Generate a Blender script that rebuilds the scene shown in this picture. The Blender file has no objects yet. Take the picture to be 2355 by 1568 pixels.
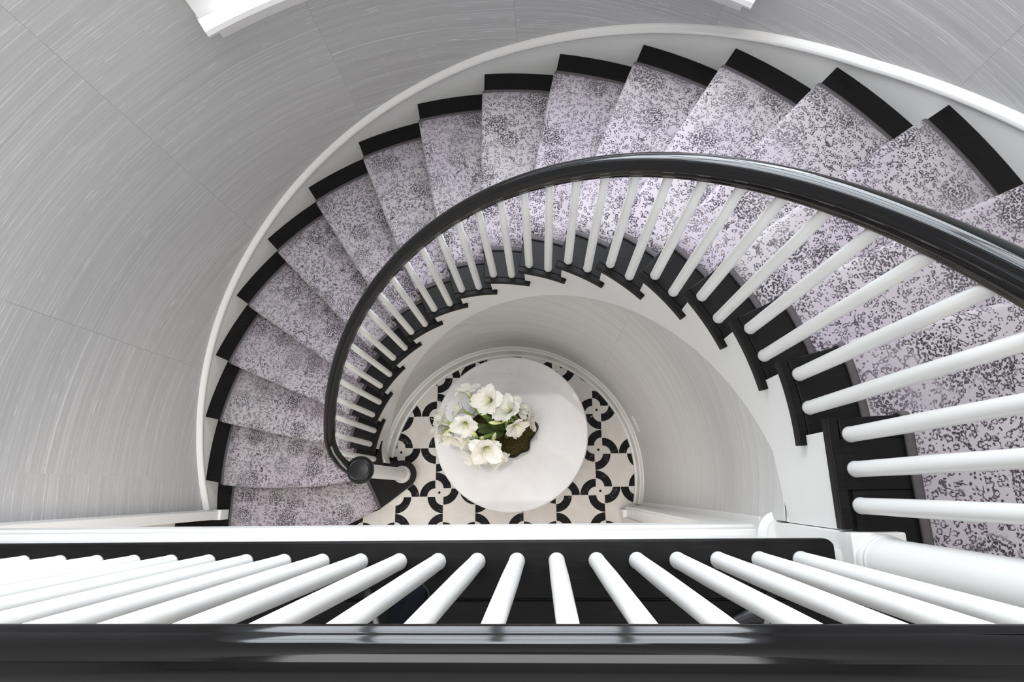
import bpy, bmesh, math, random
from mathutils import Matrix, Vector
random.seed(7)
PI = math.pi
R_ = math.radians
scene = bpy.context.scene
C = scene.collection

# ------------------------------------------------------------------ camera, world, lights, exposure
cam_d = bpy.data.cameras.new('camera')
cam_d.sensor_fit = 'HORIZONTAL'; cam_d.sensor_width = 36.0; cam_d.lens = 20.46615832
cam_d.clip_start = 0.02; cam_d.clip_end = 100
cam = bpy.data.objects.new('camera', cam_d); C.objects.link(cam)
cam.matrix_world = Matrix((
    (0.99852366, 0.02351068, 0.04896672, 0.2558468),
    (-0.01069392, 0.96891976, -0.24714397, -0.10804305),
    (-0.05325534, 0.24625546, 0.96774073, 4.77320909),
    (0, 0, 0, 1)))
scene.camera = cam

world = bpy.data.worlds.new('world'); scene.world = world
world.use_nodes = True
world.node_tree.nodes['Background'].inputs[0].default_value = (0.80, 0.88, 1.0, 1)
world.node_tree.nodes['Background'].inputs[1].default_value = 1.0

def area(name, loc, target, sx, sy, power, col):
    d = bpy.data.lights.new(name, 'AREA'); d.shape = 'RECTANGLE'; d.size = sx; d.size_y = sy
    d.energy = power; d.color = col
    o = bpy.data.objects.new(name, d); C.objects.link(o)
    o.location = loc
    o.rotation_euler = (Vector(target) - Vector(loc)).to_track_quat('-Z', 'Y').to_euler()
    return o
# daylight through the tall curved window, then an added overhead fill over the stair
area('window_daylight', (0.0, 2.62, 4.05), (0.0, 0.0, 3.0), 2.7, 2.3, 235, (0.86, 0.93, 1.0))
area('overhead_fill', (0.0, 0.70, 8.85), (0.0, 0.70, 0.0), 3.9, 2.2, 150, (1.0, 0.975, 0.95))
# added fill under the landing that brightens the ground floor, no known fixture
area('lower_hall_fill', (-0.6, -1.1, 2.93), (-0.6, -1.1, 0.0), 2.2, 1.0, 45, (1.0, 0.95, 0.90))

vs = scene.view_settings
vs.view_transform = 'Standard'; vs.look = 'None'; vs.gamma = 1.0; vs.use_curve_mapping = False
vs.exposure = -0.08

# ------------------------------------------------------------------ stair constants (metres, axis of the stair at the origin)
T0, DT, H = 202.2206, 11.11807, 0.18
R_IN, R_OUT = 0.983, 2.306
LAND = 18 * H
EDGE = -0.232            # y of the landing nosing
def kof(deg): return (T0 - deg) / DT
def helix(deg): return kof(deg) * H
def interp(tab, x):
    if x <= tab[0][0]: return tab[0][1]
    for (a, b), (c, d) in zip(tab, tab[1:]):
        if x <= c: return b + (d - b) * (x - a) / (c - a)
    return tab[-1][1]
NOSE2 = [(0.95, .100), (1.05, .035), (1.14, -.010), (1.227, -.033), (1.44, -.059), (1.673, -.068), (1.907, -.064), (2.145, -.045), (2.306, -.013), (2.33, -.01)]
NOSE1 = [(1.0, -.225), (1.047, -.24), (1.136, -.290), (1.251, -.345), (1.45, -.42), (1.75, -.49), (2.05, -.53), (2.33, -.55)]
def nose(k, r):
    """point on the nosing line of tread k, and the unit vector pointing down the stair"""
    if k in (1, 2):
        tab = NOSE2 if k == 2 else NOSE1
        y = interp(tab, r); e = 0.03
        dy = (interp(tab, r + e) - interp(tab, r - e)) / (2 * e)
        n = Vector((-dy, -1)); n.normalize()
        return Vector((-r, y)), Vector((n.x if k == 2 else n.x, n.y))
    a = R_(T0 - DT * k + 1.35 * (R_OUT - r) / (R_OUT - R_IN))
    return Vector((r * math.cos(a), r * math.sin(a))), Vector((-math.sin(a), math.cos(a)))

# ------------------------------------------------------------------ node helpers
def mat(name):
    m = bpy.data.materials.new(name); m.use_nodes = True
    return m, m.node_tree, m.node_tree.nodes['Principled BSDF']
class NT:
    def __init__(s, t): s.t = t
    def n(s, kind, **kw):
        o = s.t.nodes.new(kind)
        for k, v in kw.items(): setattr(o, k, v)
        return o
    def l(s, a, b): s.t.links.new(a, b)
    def m(s, op, a, b=None, c=None, clamp=False):
        o = s.t.nodes.new('ShaderNodeMath'); o.operation = op; o.use_clamp = clamp
        for i, v in enumerate((a, b, c)):
            if v is None: continue
            if hasattr(v, 'default_value') or hasattr(v, 'is_linked'): s.l(v, o.inputs[i])
            else: o.inputs[i].default_value = v
        return o.outputs[0]
    def comb(s, x, y, z):
        o = s.t.nodes.new('ShaderNodeCombineXYZ')
        for i, v in enumerate((x, y, z)):
            if hasattr(v, 'is_linked'): s.l(v, o.inputs[i])
            else: o.inputs[i].default_value = v
        return o.outputs[0]
    def noise(s, vec, scale, detail=2.0, rough=0.5, dist=0.0):
        o = s.t.nodes.new('ShaderNodeTexNoise')
        if vec is not None: s.l(vec, o.inputs['Vector'])
        o.inputs['Scale'].default_value = scale; o.inputs['Detail'].default_value = detail
        o.inputs['Roughness'].default_value = rough; o.inputs['Distortion'].default_value = dist
        return o
    def mix(s, f, a, b):
        o = s.t.nodes.new('ShaderNodeMix'); o.data_type = 'RGBA'
        for sock, v in ((o.inputs[0], f), (o.inputs[6], a), (o.inputs[7], b)):
            if hasattr(v, 'is_linked'): s.l(v, sock)
            elif isinstance(v, (tuple, list)): sock.default_value = (*v[:3], 1)
            else: sock.default_value = v
        return o.outputs[2]
    def ss(s, x, lo, hi):
        o = s.t.nodes.new('ShaderNodeMapRange'); o.interpolation_type = 'SMOOTHSTEP'
        s.l(x, o.inputs[0]); o.inputs[1].default_value = lo; o.inputs[2].default_value = hi
        return o.outputs[0]
def setp(b, col=None, rough=None, spec=None, coat=None, coat_r=None, metal=None):
    if col is not None: b.inputs['Base Color'].default_value = (*col, 1)
    if rough is not None: b.inputs['Roughness'].default_value = rough
    if spec is not None: b.inputs['Specular IOR Level'].default_value = spec
    if coat is not None: b.inputs['Coat Weight'].default_value = coat
    if coat_r is not None: b.inputs['Coat Roughness'].default_value = coat_r
    if metal is not None: b.inputs['Metallic'].default_value = metal
def simple(name, col, rough, var=0.06, scale=6.0, bump=0.0, **kw):
    m, t, b = mat(name); q = NT(t); setp(b, col, rough, **kw)
    tc = q.n('ShaderNodeTexCoord').outputs['Object']
    nz = q.noise(tc, scale, 3.0)
    c2 = tuple(min(1, c * (1 + var)) for c in col); c1 = tuple(c * (1 - var) for c in col)
    q.l(q.mix(nz.outputs[0], c1, c2), b.inputs['Base Color'])
    if bump:
        bp = q.n('ShaderNodeBump'); bp.inputs['Strength'].default_value = bump; bp.inputs['Distance'].default_value = 0.002
        nb = q.noise(tc, scale * 12, 2.0); q.l(nb.outputs[0], bp.inputs['Height']); q.l(bp.outputs[0], b.inputs['Normal'])
    return m

M = {}
M['white'] = simple('white_paint', (0.80, 0.79, 0.77), 0.32, 0.015, 3)
M['white_wall'] = simple('white_wall_paint', (0.78, 0.77, 0.75), 0.7, 0.015, 3)
M['rail'] = simple('black_lacquer', (0.0035, 0.0035, 0.004), 0.075, 0.2, 5, spec=0.45)
M['cap'] = simple('black_satin', (0.0045, 0.0045, 0.005), 0.30, 0.2, 5, spec=0.35)
M['binding'] = simple('binding_tape', (0.085, 0.075, 0.080), 0.9, 0.25, 60, 0.4)
M['grout'] = simple('grout', (0.76, 0.74, 0.70), 0.8, 0.05, 40)
M['chrome'] = simple('brushed_steel', (0.55, 0.56, 0.58), 0.25, 0.05, 20, metal=1.0)
M['rubber'] = simple('black_rubber', (0.015, 0.015, 0.017), 0.45, 0.2, 30)
M['suede'] = simple('navy_suede', (0.0045, 0.0055, 0.0085), 0.95, 0.5, 90, 0.8, spec=0.15)
M['stalk'] = simple('green_stalk', (0.22, 0.33, 0.08), 0.45, 0.2, 40)
M['leaf'] = simple('dark_green_leaf', (0.085, 0.115, 0.038), 0.35, 0.35, 25)
M['bud'] = simple('pale_green_bud', (0.62, 0.68, 0.30), 0.5, 0.15, 40)
M['stamen'] = simple('cream_stamen', (0.85, 0.82, 0.55), 0.6, 0.1, 40)
M['bowl'] = simple('dark_bark_bowl', (0.020, 0.017, 0.013), 0.6, 0.5, 30, 0.6)
M['plate'] = simple('outlet_plastic', (0.78, 0.77, 0.74), 0.35, 0.01, 10)
M['slot'] = simple('outlet_slot', (0.03, 0.03, 0.03), 0.5, 0.01, 10)

def black_wood():
    m, t, b = mat('ebonised_oak'); q = NT(t)
    tc = q.n('ShaderNodeTexCoord').outputs['Object']
    mp = q.n('ShaderNodeMapping'); mp.inputs['Scale'].default_value = (9, 130, 130); q.l(tc, mp.inputs[0])
    g = q.noise(mp.outputs[0], 1.0, 3.0, 0.6)
    g2 = q.noise(tc, 9.0, 3.0)
    f = q.m('MULTIPLY', q.ss(g.outputs[0], 0.42, 0.75), q.ss(g2.outputs[0], 0.3, 0.8))
    q.l(q.mix(f, (0.0060, 0.0056, 0.0058), (0.016, 0.014, 0.013)), b.inputs['Base Color'])
    q.l(q.m('MULTIPLY_ADD', g2.outputs[0], 0.18, 0.30), b.inputs['Roughness'])
    b.inputs['Specular IOR Level'].default_value = 0.14
    return m
M['wood'] = black_wood()

def wallpaper(name, rad, base):
    m, t, b = mat(name); q = NT(t)
    tc = q.n('ShaderNodeTexCoord').outputs['Object']
    sp = q.n('ShaderNodeSeparateXYZ'); q.l(tc, sp.inputs[0])
    rnd = q.n('ShaderNodeObjectInfo').outputs['Random']
    ang = q.m('MULTIPLY', q.m('ARCTAN2', sp.outputs[1], sp.outputs[0]), rad)
    off = q.m('MULTIPLY', rnd, 37.0)
    z = sp.outputs[2]
    # slight waviness of the threads
    wv = q.noise(q.comb(q.m('MULTIPLY', ang, 1.3), z, off), 1.0, 2.0)
    zz = q.m('MULTIPLY_ADD', wv.outputs[0], 0.05, z)
    def streak(sa, sz, det, seed):
        return q.noise(q.comb(q.m('MULTIPLY', ang, sa), q.m('MULTIPLY', zz, sz), q.m('ADD', off, seed)), 1.0, det, 0.65).outputs[0]
    n1 = streak(0.5, 26, 3.0, 0.0); n2 = streak(0.9, 120, 2.0, 4.0); n3 = streak(7.0, 260, 1.0, 9.0); n4 = streak(0.8, 210, 0.0, 13.0)
    v = q.m('ADD', q.m('MULTIPLY', q.m('SUBTRACT', n1, 0.5), 0.30), q.m('MULTIPLY', q.m('SUBTRACT', n2, 0.5), 0.36))
    v = q.m('ADD', v, q.m('MULTIPLY', q.m('SUBTRACT', rnd, 0.5), 0.07))
    v = q.m('ADD', v, 1.0)
    col = q.mix(1.0, base, base)
    hs = q.n('ShaderNodeHueSaturation'); q.l(v, hs.inputs['Value']); hs.inputs['Color'].default_value = (*base, 1)
    spk = q.m('MULTIPLY', q.ss(n3, 0.68, 0.76), 0.8)
    ln = q.m('MULTIPLY', q.ss(n4, 0.66, 0.76), 0.36)
    c1 = q.mix(q.m('MAXIMUM', spk, ln), hs.outputs[0], (0.88, 0.88, 0.88))
    q.l(c1, b.inputs['Base Color'])
    b.inputs['Roughness'].default_value = 0.48
    b.inputs['Specular IOR Level'].default_value = 0.3
    bp = q.n('ShaderNodeBump'); bp.inputs['Strength'].default_value = 0.15; bp.inputs['Distance'].default_value = 0.001
    q.l(n2, bp.inputs['Height']); q.l(bp.outputs[0], b.inputs['Normal'])
    return m
M['paper_out'] = wallpaper('silk_wallpaper_stair', 2.325, (0.495, 0.487, 0.484))
M['paper_in'] = wallpaper('silk_wallpaper_hall', 1.012, (0.60, 0.585, 0.57))

def carpet_mat():
    m, t, b = mat('floral_carpet'); q = NT(t)
    uv = q.n('ShaderNodeTexCoord').outputs['UV']
    # gentle warp so nothing looks like a grid
    wn = q.noise(uv, 9.0, 1.0)
    sc = q.n('ShaderNodeVectorMath'); sc.operation = 'SCALE'; sc.inputs[3].default_value = 0.03
    sb = q.n('ShaderNodeVectorMath'); sb.operation = 'SUBTRACT'; q.l(wn.outputs[1], sb.inputs[0]); sb.inputs[1].default_value = (0.5, 0.5, 0.5)
    q.l(sb.outputs[0], sc.inputs[0])
    ad = q.n('ShaderNodeVectorMath'); ad.operation = 'ADD'; q.l(uv, ad.inputs[0]); q.l(sc.outputs[0], ad.inputs[1])
    j1 = q.noise(uv, 130.0, 1.0)
    js = q.n('ShaderNodeVectorMath'); js.operation = 'SUBTRACT'; q.l(j1.outputs[1], js.inputs[0]); js.inputs[1].default_value = (0.5, 0.5, 0.5)
    jm = q.n('ShaderNodeVectorMath'); jm.operation = 'SCALE'; jm.inputs[3].default_value = 0.0065; q.l(js.outputs[0], jm.inputs[0])
    ja = q.n('ShaderNodeVectorMath'); ja.operation = 'ADD'; q.l(ad.outputs[0], ja.inputs[0]); q.l(jm.outputs[0], ja.inputs[1])
    wu = ja.outputs[0]
    def vor(scale, vec, feat='F1'):
        o = q.n('ShaderNodeTexVoronoi', voronoi_dimensions='2D', feature=feat)
        q.l(vec, o.inputs['Vector']); o.inputs['Scale'].default_value = scale
        return o
    def rand(v):
        s = q.n('ShaderNodeSeparateColor'); q.l(v.outputs['Color'], s.inputs[0]); return s.outputs
    edge = q.noise(uv, 120, 1.0).outputs[0]
    def band(d, lo, hi, soft):
        return q.m('MULTIPLY', q.ss(d, lo - soft, lo + soft), q.m('SUBTRACT', 1.0, q.ss(d, hi - soft, hi + soft)))
    je = q.m('MULTIPLY', q.m('SUBTRACT', edge, 0.5), 0.55)
    # little ring flowers, broken by the pile
    v1 = vor(46, wu); r1 = rand(v1)
    ring = q.m('MULTIPLY', band(q.m('ADD', v1.outputs['Distance'], je), 0.20, 0.37, 0.05), q.m('GREATER_THAN', r1[0], 0.38))
    # leaf flecks
    v2 = vor(80, wu); r2 = rand(v2)
    fl = q.m('MULTIPLY', q.m('SUBTRACT', 1.0, q.ss(q.m('ADD', v2.outputs['Distance'], je), 0.18, 0.32)), q.m('GREATER_THAN', r2[1], 0.54))
    # vines
    n1 = q.noise(wu, 13.0, 1.0).outputs[0]
    vine = q.m('SUBTRACT', 1.0, q.ss(q.m('ABSOLUTE', q.m('SUBTRACT', n1, 0.5)), 0.006, 0.016))
    nm = q.noise(uv, 22.0, 1.0).outputs[0]
    vine = q.m('MULTIPLY', vine, q.ss(nm, 0.50, 0.56))
    # medallions: dense petal clusters with concentric petals
    v3 = vor(4.6, uv); d3 = v3.outputs['Distance']
    pet = vor(95, wu).outputs['Distance']
    conc = q.m('SINE', q.m('MULTIPLY', d3, 95.0))
    med = q.m('MULTIPLY', q.m('SUBTRACT', 1.0, q.ss(d3, 0.22, 0.36)), q.m('SUBTRACT', 1.0, q.ss(q.m('SUBTRACT', pet, q.m('MULTIPLY', conc, 0.16)), 0.30, 0.44)))
    mask = q.m('MAXIMUM', q.m('MAXIMUM', ring, fl), q.m('MAXIMUM', vine, med))
    brk = q.noise(uv, 210, 1.0).outputs[0]
    mask = q.m('MULTIPLY', mask, q.ss(brk, 0.30, 0.44))
    # worn fade in patches
    fade = q.noise(uv, 3.3, 2.0).outputs[0]
    mask = q.m('MULTIPLY', mask, q.m('MULTIPLY_ADD', q.ss(fade, 0.32, 0.60), 0.28, 0.70), clamp=True)
    big = q.noise(uv, 2.2, 2.0).outputs[0]; pile = q.noise(uv, 420, 1.0).outputs[0]
    base = q.mix(q.ss(big, 0.35, 0.65), (0.440, 0.385, 0.435), (0.465, 0.432, 0.447))
    base = q.mix(q.m('MULTIPLY', pile, 0.45), base, (0.31, 0.28, 0.31))
    q.l(q.mix(mask, base, (0.034, 0.028, 0.036)), b.inputs['Base Color'])
    setp(b, rough=0.95, spec=0.1)
    b.inputs['Sheen Weight'].default_value = 0.15
    bp = q.n('ShaderNodeBump'); bp.inputs['Strength'].default_value = 0.35; bp.inputs['Distance'].default_value = 0.002
    q.l(q.m('ADD', pile, q.m('MULTIPLY', mask, -0.6)), bp.inputs['Height']); q.l(bp.outputs[0], b.inputs['Normal'])
    return m
M['carpet'] = carpet_mat()

def marble(name, c1, c2, vein, vw, rough, scale, spec=0.5):
    m, t, b = mat(name); q = NT(t)
    tc = q.n('ShaderNodeTexCoord').outputs['Object']
    oi = q.n('ShaderNodeObjectInfo')
    ad = q.n('ShaderNodeVectorMath'); ad.operation = 'ADD'; q.l(tc, ad.inputs[0])
    q.l(q.comb(q.m('MULTIPLY', oi.outputs['Random'], 31.0), q.m('MULTIPLY', oi.outputs['Random'], 17.0), 0.0), ad.inputs[1])
    v = ad.outputs[0]
    n1 = q.noise(v, scale, 3.0, 0.55, 0.6).outputs[0]; n2 = q.noise(v, scale * 0.6, 2.0, 0.5, 1.2).outputs[0]
    msk = q.noise(v, scale * 0.5, 1.0).outputs[0]
    line = q.m('MULTIPLY', q.m('SUBTRACT', 1.0, q.ss(q.m('ABSOLUTE', q.m('SUBTRACT', n2, 0.5)), 0.0, vw)), q.ss(msk, 0.48, 0.62))
    c = q.mix(q.ss(n1, 0.3, 0.7), c1, c2)
    c = q.mix(q.m('MULTIPLY', oi.outputs['Random'], 0.35), c, tuple(x * 0.88 for x in c1))
    q.l(q.mix(line, c, vein), b.inputs['Base Color'])
    setp(b, rough=rough, spec=spec)
    return m
M['cream'] = marble('cream_marble', (0.66, 0.625, 0.585), (0.72, 0.69, 0.655), (0.63, 0.60, 0.56), 0.008, 0.30, 9, 0.10)
M['black_tile'] = marble('black_marble', (0.012, 0.0115, 0.0115), (0.022, 0.021, 0.021), (0.45, 0.44, 0.42), 0.005, 0.30, 14, 0.03)
M['table'] = marble('white_marble', (0.58, 0.56, 0.555), (0.64, 0.625, 0.62), (0.54, 0.53, 0.53), 0.006, 0.04, 5, 0.28)

def petal_mat():
    m, t, b = mat('amaryllis_petal'); q = NT(t)
    uv = q.n('ShaderNodeTexCoord').outputs['UV']
    sp = q.n('ShaderNodeSeparateXYZ'); q.l(uv, sp.inputs[0])
    u, v = sp.outputs[0], sp.outputs[1]
    mid = q.m('SUBTRACT', 1.0, q.ss(q.m('ABSOLUTE', q.m('SUBTRACT', v, 0.5)), 0.02, 0.20))
    thr = q.m('SUBTRACT', 1.0, q.ss(u, 0.06, 0.40))
    stripe = q.m('MULTIPLY', mid, q.m('SUBTRACT', 1.0, q.ss(u, 0.30, 0.80)))
    g = q.m('MAXIMUM', q.m('MULTIPLY', thr, 1.0), q.m('MULTIPLY', stripe, 0.6))
    oi = q.n('ShaderNodeObjectInfo').outputs['Random']
    w = q.mix(oi, (0.87, 0.865, 0.825), (0.87, 0.82, 0.76))
    vn = q.noise(q.comb(q.m('MULTIPLY', u, 3), q.m('MULTIPLY', v, 40), 0.0), 1.0, 1.0).outputs[0]
    w = q.mix(q.m('MULTIPLY', vn, 0.12), w, (0.70, 0.70, 0.55))
    q.l(q.mix(g, w, (0.45, 0.55, 0.14)), b.inputs['Base Color'])
    setp(b, rough=0.55)
    tl = q.n('ShaderNodeBsdfTranslucent'); q.l(b.inputs['Base Color'].links[0].from_socket, tl.inputs[0])
    mx = q.n('ShaderNodeMixShader'); mx.inputs[0].default_value = 0.32
    q.l(b.outputs[0], mx.inputs[1]); q.l(tl.outputs[0], mx.inputs[2]); q.l(mx.outputs[0], t.nodes['Material Output'].inputs[0])
    return m
M['petal'] = petal_mat()

def moss_mat():
    m, t, b = mat('moss'); q = NT(t)
    tc = q.n('ShaderNodeTexCoord').outputs['Object']
    n1 = q.noise(tc, 220, 2.0).outputs[0]; n2 = q.noise(tc, 14, 2.0).outputs[0]
    c = q.mix(q.ss(n1, 0.35, 0.7), (0.010, 0.009, 0.005), (0.12, 0.095, 0.030))
    q.l(q.mix(q.m('MULTIPLY', n2, 0.5), c, (0.035, 0.030, 0.012)), b.inputs['Base Color'])
    setp(b, rough=1.0, spec=0.1)
    return m
M['moss'] = moss_mat()
def glass_mat():
    m, t, b = mat('window_glass'); q = NT(t)
    tr = q.n('ShaderNodeBsdfTransparent'); gl = q.n('ShaderNodeBsdfGlossy'); gl.inputs['Roughness'].default_value = 0.02
    mx = q.n('ShaderNodeMixShader'); mx.inputs[0].default_value = 0.08
    q.l(tr.outputs[0], mx.inputs[1]); q.l(gl.outputs[0], mx.inputs[2])
    q.l(mx.outputs[0], t.nodes['Material Output'].inputs[0])
    return m
M['glass'] = glass_mat()
def lamp_mat(name, col, st):
    m, t, b = mat(name)
    b.inputs['Emission Color'].default_value = (*col, 1); b.inputs['Emission Strength'].default_value = st
    return m

# ------------------------------------------------------------------ object helpers
def link(name, me, material, parent=None, smooth=False):
    if material is not None and not me.materials: me.materials.append(M[material] if isinstance(material, str) else material)
    if smooth:
        for p in me.polygons: p.use_smooth = True
    o = bpy.data.objects.new(name, me); C.objects.link(o)
    if parent is not None: attach(o, parent)
    return o
def world_of(o):
    m = Matrix.LocRotScale(o.location, o.rotation_euler, o.scale)
    if o.parent: m = world_of(o.parent) @ o.matrix_parent_inverse @ m
    return m
def attach(o, parent):
    o.parent = parent
    o.matrix_parent_inverse = world_of(parent).inverted()
def mesh(name, verts, faces, uvs=None):
    me = bpy.data.meshes.new(name); me.from_pydata([tuple(v) for v in verts], [], faces)
    if uvs:
        l = me.uv_layers.new(name='UVMap')
        for p in me.polygons:
            for li, vi in zip(p.loop_indices, p.vertices): l.data[li].uv = uvs[vi]
    me.update(); return me
def fix(me):
    bm = bmesh.new(); bm.from_mesh(me); bmesh.ops.remove_doubles(bm, verts=bm.verts, dist=1e-6)
    bmesh.ops.recalc_face_normals(bm, faces=bm.faces); bm.to_mesh(me); bm.free(); return me
def thing(name, label, cat, loc=(0, 0, 0), group=None, kind=None):
    o = bpy.data.objects.new(name, None); o.location = loc; o.empty_display_size = 0.1; C.objects.link(o)
    if label: o['label'] = label
    if cat: o['category'] = cat
    if group: o['group'] = group
    if kind: o['kind'] = kind
    return o
def tag(o, label=None, cat=None, group=None, kind=None):
    if label: o['label'] = label
    if cat: o['category'] = cat
    if group: o['group'] = group
    if kind: o['kind'] = kind
    return o
def bevel(o, w, seg=2):
    m = o.modifiers.new('bevel', 'BEVEL'); m.width = w; m.segments = seg; m.limit_method = 'ANGLE'; m.angle_limit = R_(40)
    m.harden_normals = False
    return o
def box_me(name, x0, x1, y0, y1, z0, z1):
    v = [(x, y, z) for x in (x0, x1) for y in (y0, y1) for z in (z0, z1)]
    f = [(0, 1, 3, 2), (4, 6, 7, 5), (0, 4, 5, 1), (2, 3, 7, 6), (0, 2, 6, 4), (1, 5, 7, 3)]
    return mesh(name, v, f)
def box(name, m, parent, x0, x1, y0, y1, z0, z1, bv=0.0):
    o = link(name, box_me(name, x0, x1, y0, y1, z0, z1), m, parent)
    if bv: bevel(o, bv)
    return o
def slab_me(name, pts, z0, z1):
    n = len(pts)
    v = [(p[0], p[1], z0) for p in pts] + [(p[0], p[1], z1) for p in pts]
    f = [tuple(range(n - 1, -1, -1)), tuple(range(n, 2 * n))] + [(i, (i + 1) % n, n + (i + 1) % n, n + i) for i in range(n)]
    return fix(mesh(name, v, f))
def lathe_me(name, prof, n=32, cap=True):
    v, f = [], []
    for r, z in prof:
        for i in range(n):
            a = 2 * PI * i / n; v.append((r * math.cos(a), r * math.sin(a), z))
    for j in range(len(prof) - 1):
        for i in range(n):
            a, b = j * n + i, j * n + (i + 1) % n
            f.append((a, b, b + n, a + n))
    if cap:
        f.append(tuple(range(n - 1, -1, -1))); f.append(tuple((len(prof) - 1) * n + i for i in range(n)))
    return mesh(name, v, f)
def arc_strip(prof, degs, closed=True, zfun=None, ends=True):
    """sweep an (r, z) profile round the stair axis; zfun(deg) lifts it"""
    v, f = [], []; n = len(prof)
    for d in degs:
        dz = zfun(d) if zfun else 0.0; c, s = math.cos(R_(d)), math.sin(R_(d))
        for r, z in prof: v.append((r * c, r * s, z + dz))
    for i in range(len(degs) - 1):
        for j in range(n if closed else n - 1):
            a, b = i * n + j, i * n + (j + 1) % n
            f.append((a, b, b + n, a + n))
    if ends and closed:
        f.append(tuple(range(n))); f.append(tuple((len(degs) - 1) * n + j for j in range(n - 1, -1, -1)))
    return v, f
def rng(a, b, st):
    n = max(1, int(round(abs(b - a) / st))); return [a + (b - a) * i / n for i in range(n + 1)]
def sweep_me(name, path, prof, up=Vector((0, 0, 1))):
    """sweep a closed (lateral, up) profile along a polyline, profile kept plumb"""
    v, f = [], []; n = len(prof); P = [Vector(p) for p in path]
    for i, p in enumerate(P):
        t = (P[min(i + 1, len(P) - 1)] - P[max(i - 1, 0)]); t.normalize()
        lat = t.cross(up); lat.normalize(); u = lat.cross(t); u.normalize()
        for a, b in prof: v.append(p + lat * a + u * b)
    for i in range(len(P) - 1):
        for j in range(n):
            a, b = i * n + j, i * n + (j + 1) % n
            f.append((a, b, b + n, a + n))
    f.append(tuple(range(n))); f.append(tuple((len(P) - 1) * n + j for j in range(n - 1, -1, -1)))
    return fix(mesh(name, v, f))
def tube_me(name, pts, rad, n=8):
    rr = rad if isinstance(rad, (list, tuple)) else [rad] * len(pts)
    P = [Vector(p) for p in pts]; v, f = [], []
    ref = Vector((0.31, 0.87, 0.2)).normalized()
    for i, p in enumerate(P):
        t = (P[min(i + 1, len(P) - 1)] - P[max(i - 1, 0)]).normalized()
        a = t.cross(ref).normalized(); b = t.cross(a)
        for j in range(n):
            w = 2 * PI * j / n; v.append(p + (a * math.cos(w) + b * math.sin(w)) * rr[i])
    for i in range(len(P) - 1):
        for j in range(n):
            a, b = i * n + j, i * n + (j + 1) % n; f.append((a, b, b + n, a + n))
    f.append(tuple(range(n))); f.append(tuple((len(P) - 1) * n + j for j in range(n - 1, -1, -1)))
    return fix(mesh(name, v, f))
def smooth_shade(o, ang=40):
    me = o.data
    for p in me.polygons: p.use_smooth = True
    if hasattr(me, 'set_sharp_from_angle'): me.set_sharp_from_angle(angle=R_(ang))
    return o

# ================================================================== SETTING
CEIL = 8.6
# ---- outer curved wall with wallpaper drops and the window opening
WIN_A, WIN_B, WIN_Z0, WIN_Z1 = 58.6, 121.6, 2.66, 4.95
SEAMS = [-5.9, 11, 36, 61, 86, 111, 136, 161, 185.9]
wall = link('wall_curved', None or mesh('wall_curved', *(lambda: None)()) if False else bpy.data.meshes.new('wall_curved'), None)
def wall_faces(a0, a1, r, z0, z1, hole=True):
    degs = sorted(set([a0, a1] + [d for d in rng(-6, 186, 1) if a0 < d < a1] + [d for d in (WIN_A, WIN_B) if a0 < d < a1]))
    zs = [z0, WIN_Z0, WIN_Z1, z1]
    v, f = [], []
    for d in degs:
        for z in zs: v.append((r * math.cos(R_(d)), r * math.sin(R_(d)), z))
    for i in range(len(degs) - 1):
        mid = (degs[i] + degs[i + 1]) / 2
        for j in range(3):
            if hole and j == 1 and WIN_A < mid < WIN_B: continue
            f.append((i * 4 + j, i * 4 + j + 1, (i + 1) * 4 + j + 1, (i + 1) * 4 + j))
    return v, f
v, f = wall_faces(-5.9, 185.9, 2.335, -0.05, CEIL)
wall.data.from_pydata(v, [], f); wall.data.update(); wall.data.materials.append(M['white_wall'])
sm = wall.modifiers.new('thick', 'SOLIDIFY'); sm.thickness = -0.14; sm.offset = 1
tag(wall, kind='structure')
for a, b in zip(SEAMS, SEAMS[1:]):
    g = 0.009
    v, f = wall_faces(a + g, b - g, 2.331, 0.0, CEIL - 0.002)
    o = link('wallpaper_panel', mesh('wallpaper_panel', v, f), 'paper_out', wall)
    s2 = o.modifiers.new('thick', 'SOLIDIFY'); s2.thickness = 0.003; s2.offset = 1

# ---- window
win = thing('window_1', None, None, (0, 2.33, WIN_Z0), kind='structure')
def curved(name, m, parent, prof, a0, a1, st=1.0):
    v, f = arc_strip(prof, rng(a0, a1, st)); o = link(name, fix(mesh(name, v, f)), m, parent); return smooth_shade(o, 30)
curved('window_stool', 'white', win, [(2.215, 2.655), (2.210, 2.668), (2.215, 2.690), (2.44, 2.690), (2.44, 2.655)], 57.6, 122.6)
curved('window_apron', 'white', win, [(2.268, 2.600), (2.262, 2.655), (2.330, 2.655), (2.330, 2.560), (2.285, 2.560)], 58.8, 121.4)
curved('window_casing', 'white', win, [(2.296, 2.690), (2.296, 4.95), (2.335, 4.95), (2.335, 2.690)], 57.8, 60.0)
curved('window_casing', 'white', win, [(2.296, 2.690), (2.296, 4.95), (2.335, 4.95), (2.335, 2.690)], 120.2, 122.4)
curved('window_head', 'white', win, [(2.290, 4.92), (2.290, 5.05), (2.335, 5.05), (2.335, 4.92)], 57.8, 122.4)
nl = 4
for i in range(nl + 1):
    a = WIN_A + (WIN_B - WIN_A) * i / nl
    curved('mullion', 'white', win, [(2.385, 2.69), (2.385, 4.95), (2.44, 4.95), (2.44, 2.69)], a - 0.8, a + 0.8, 0.8)
for j, z in enumerate((2.72, 3.45, 4.20, 4.92)):
    curved('transom', 'white', win, [(2.388, z - 0.022), (2.388, z + 0.022), (2.435, z + 0.022), (2.435, z - 0.022)], WIN_A, WIN_B)
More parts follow.
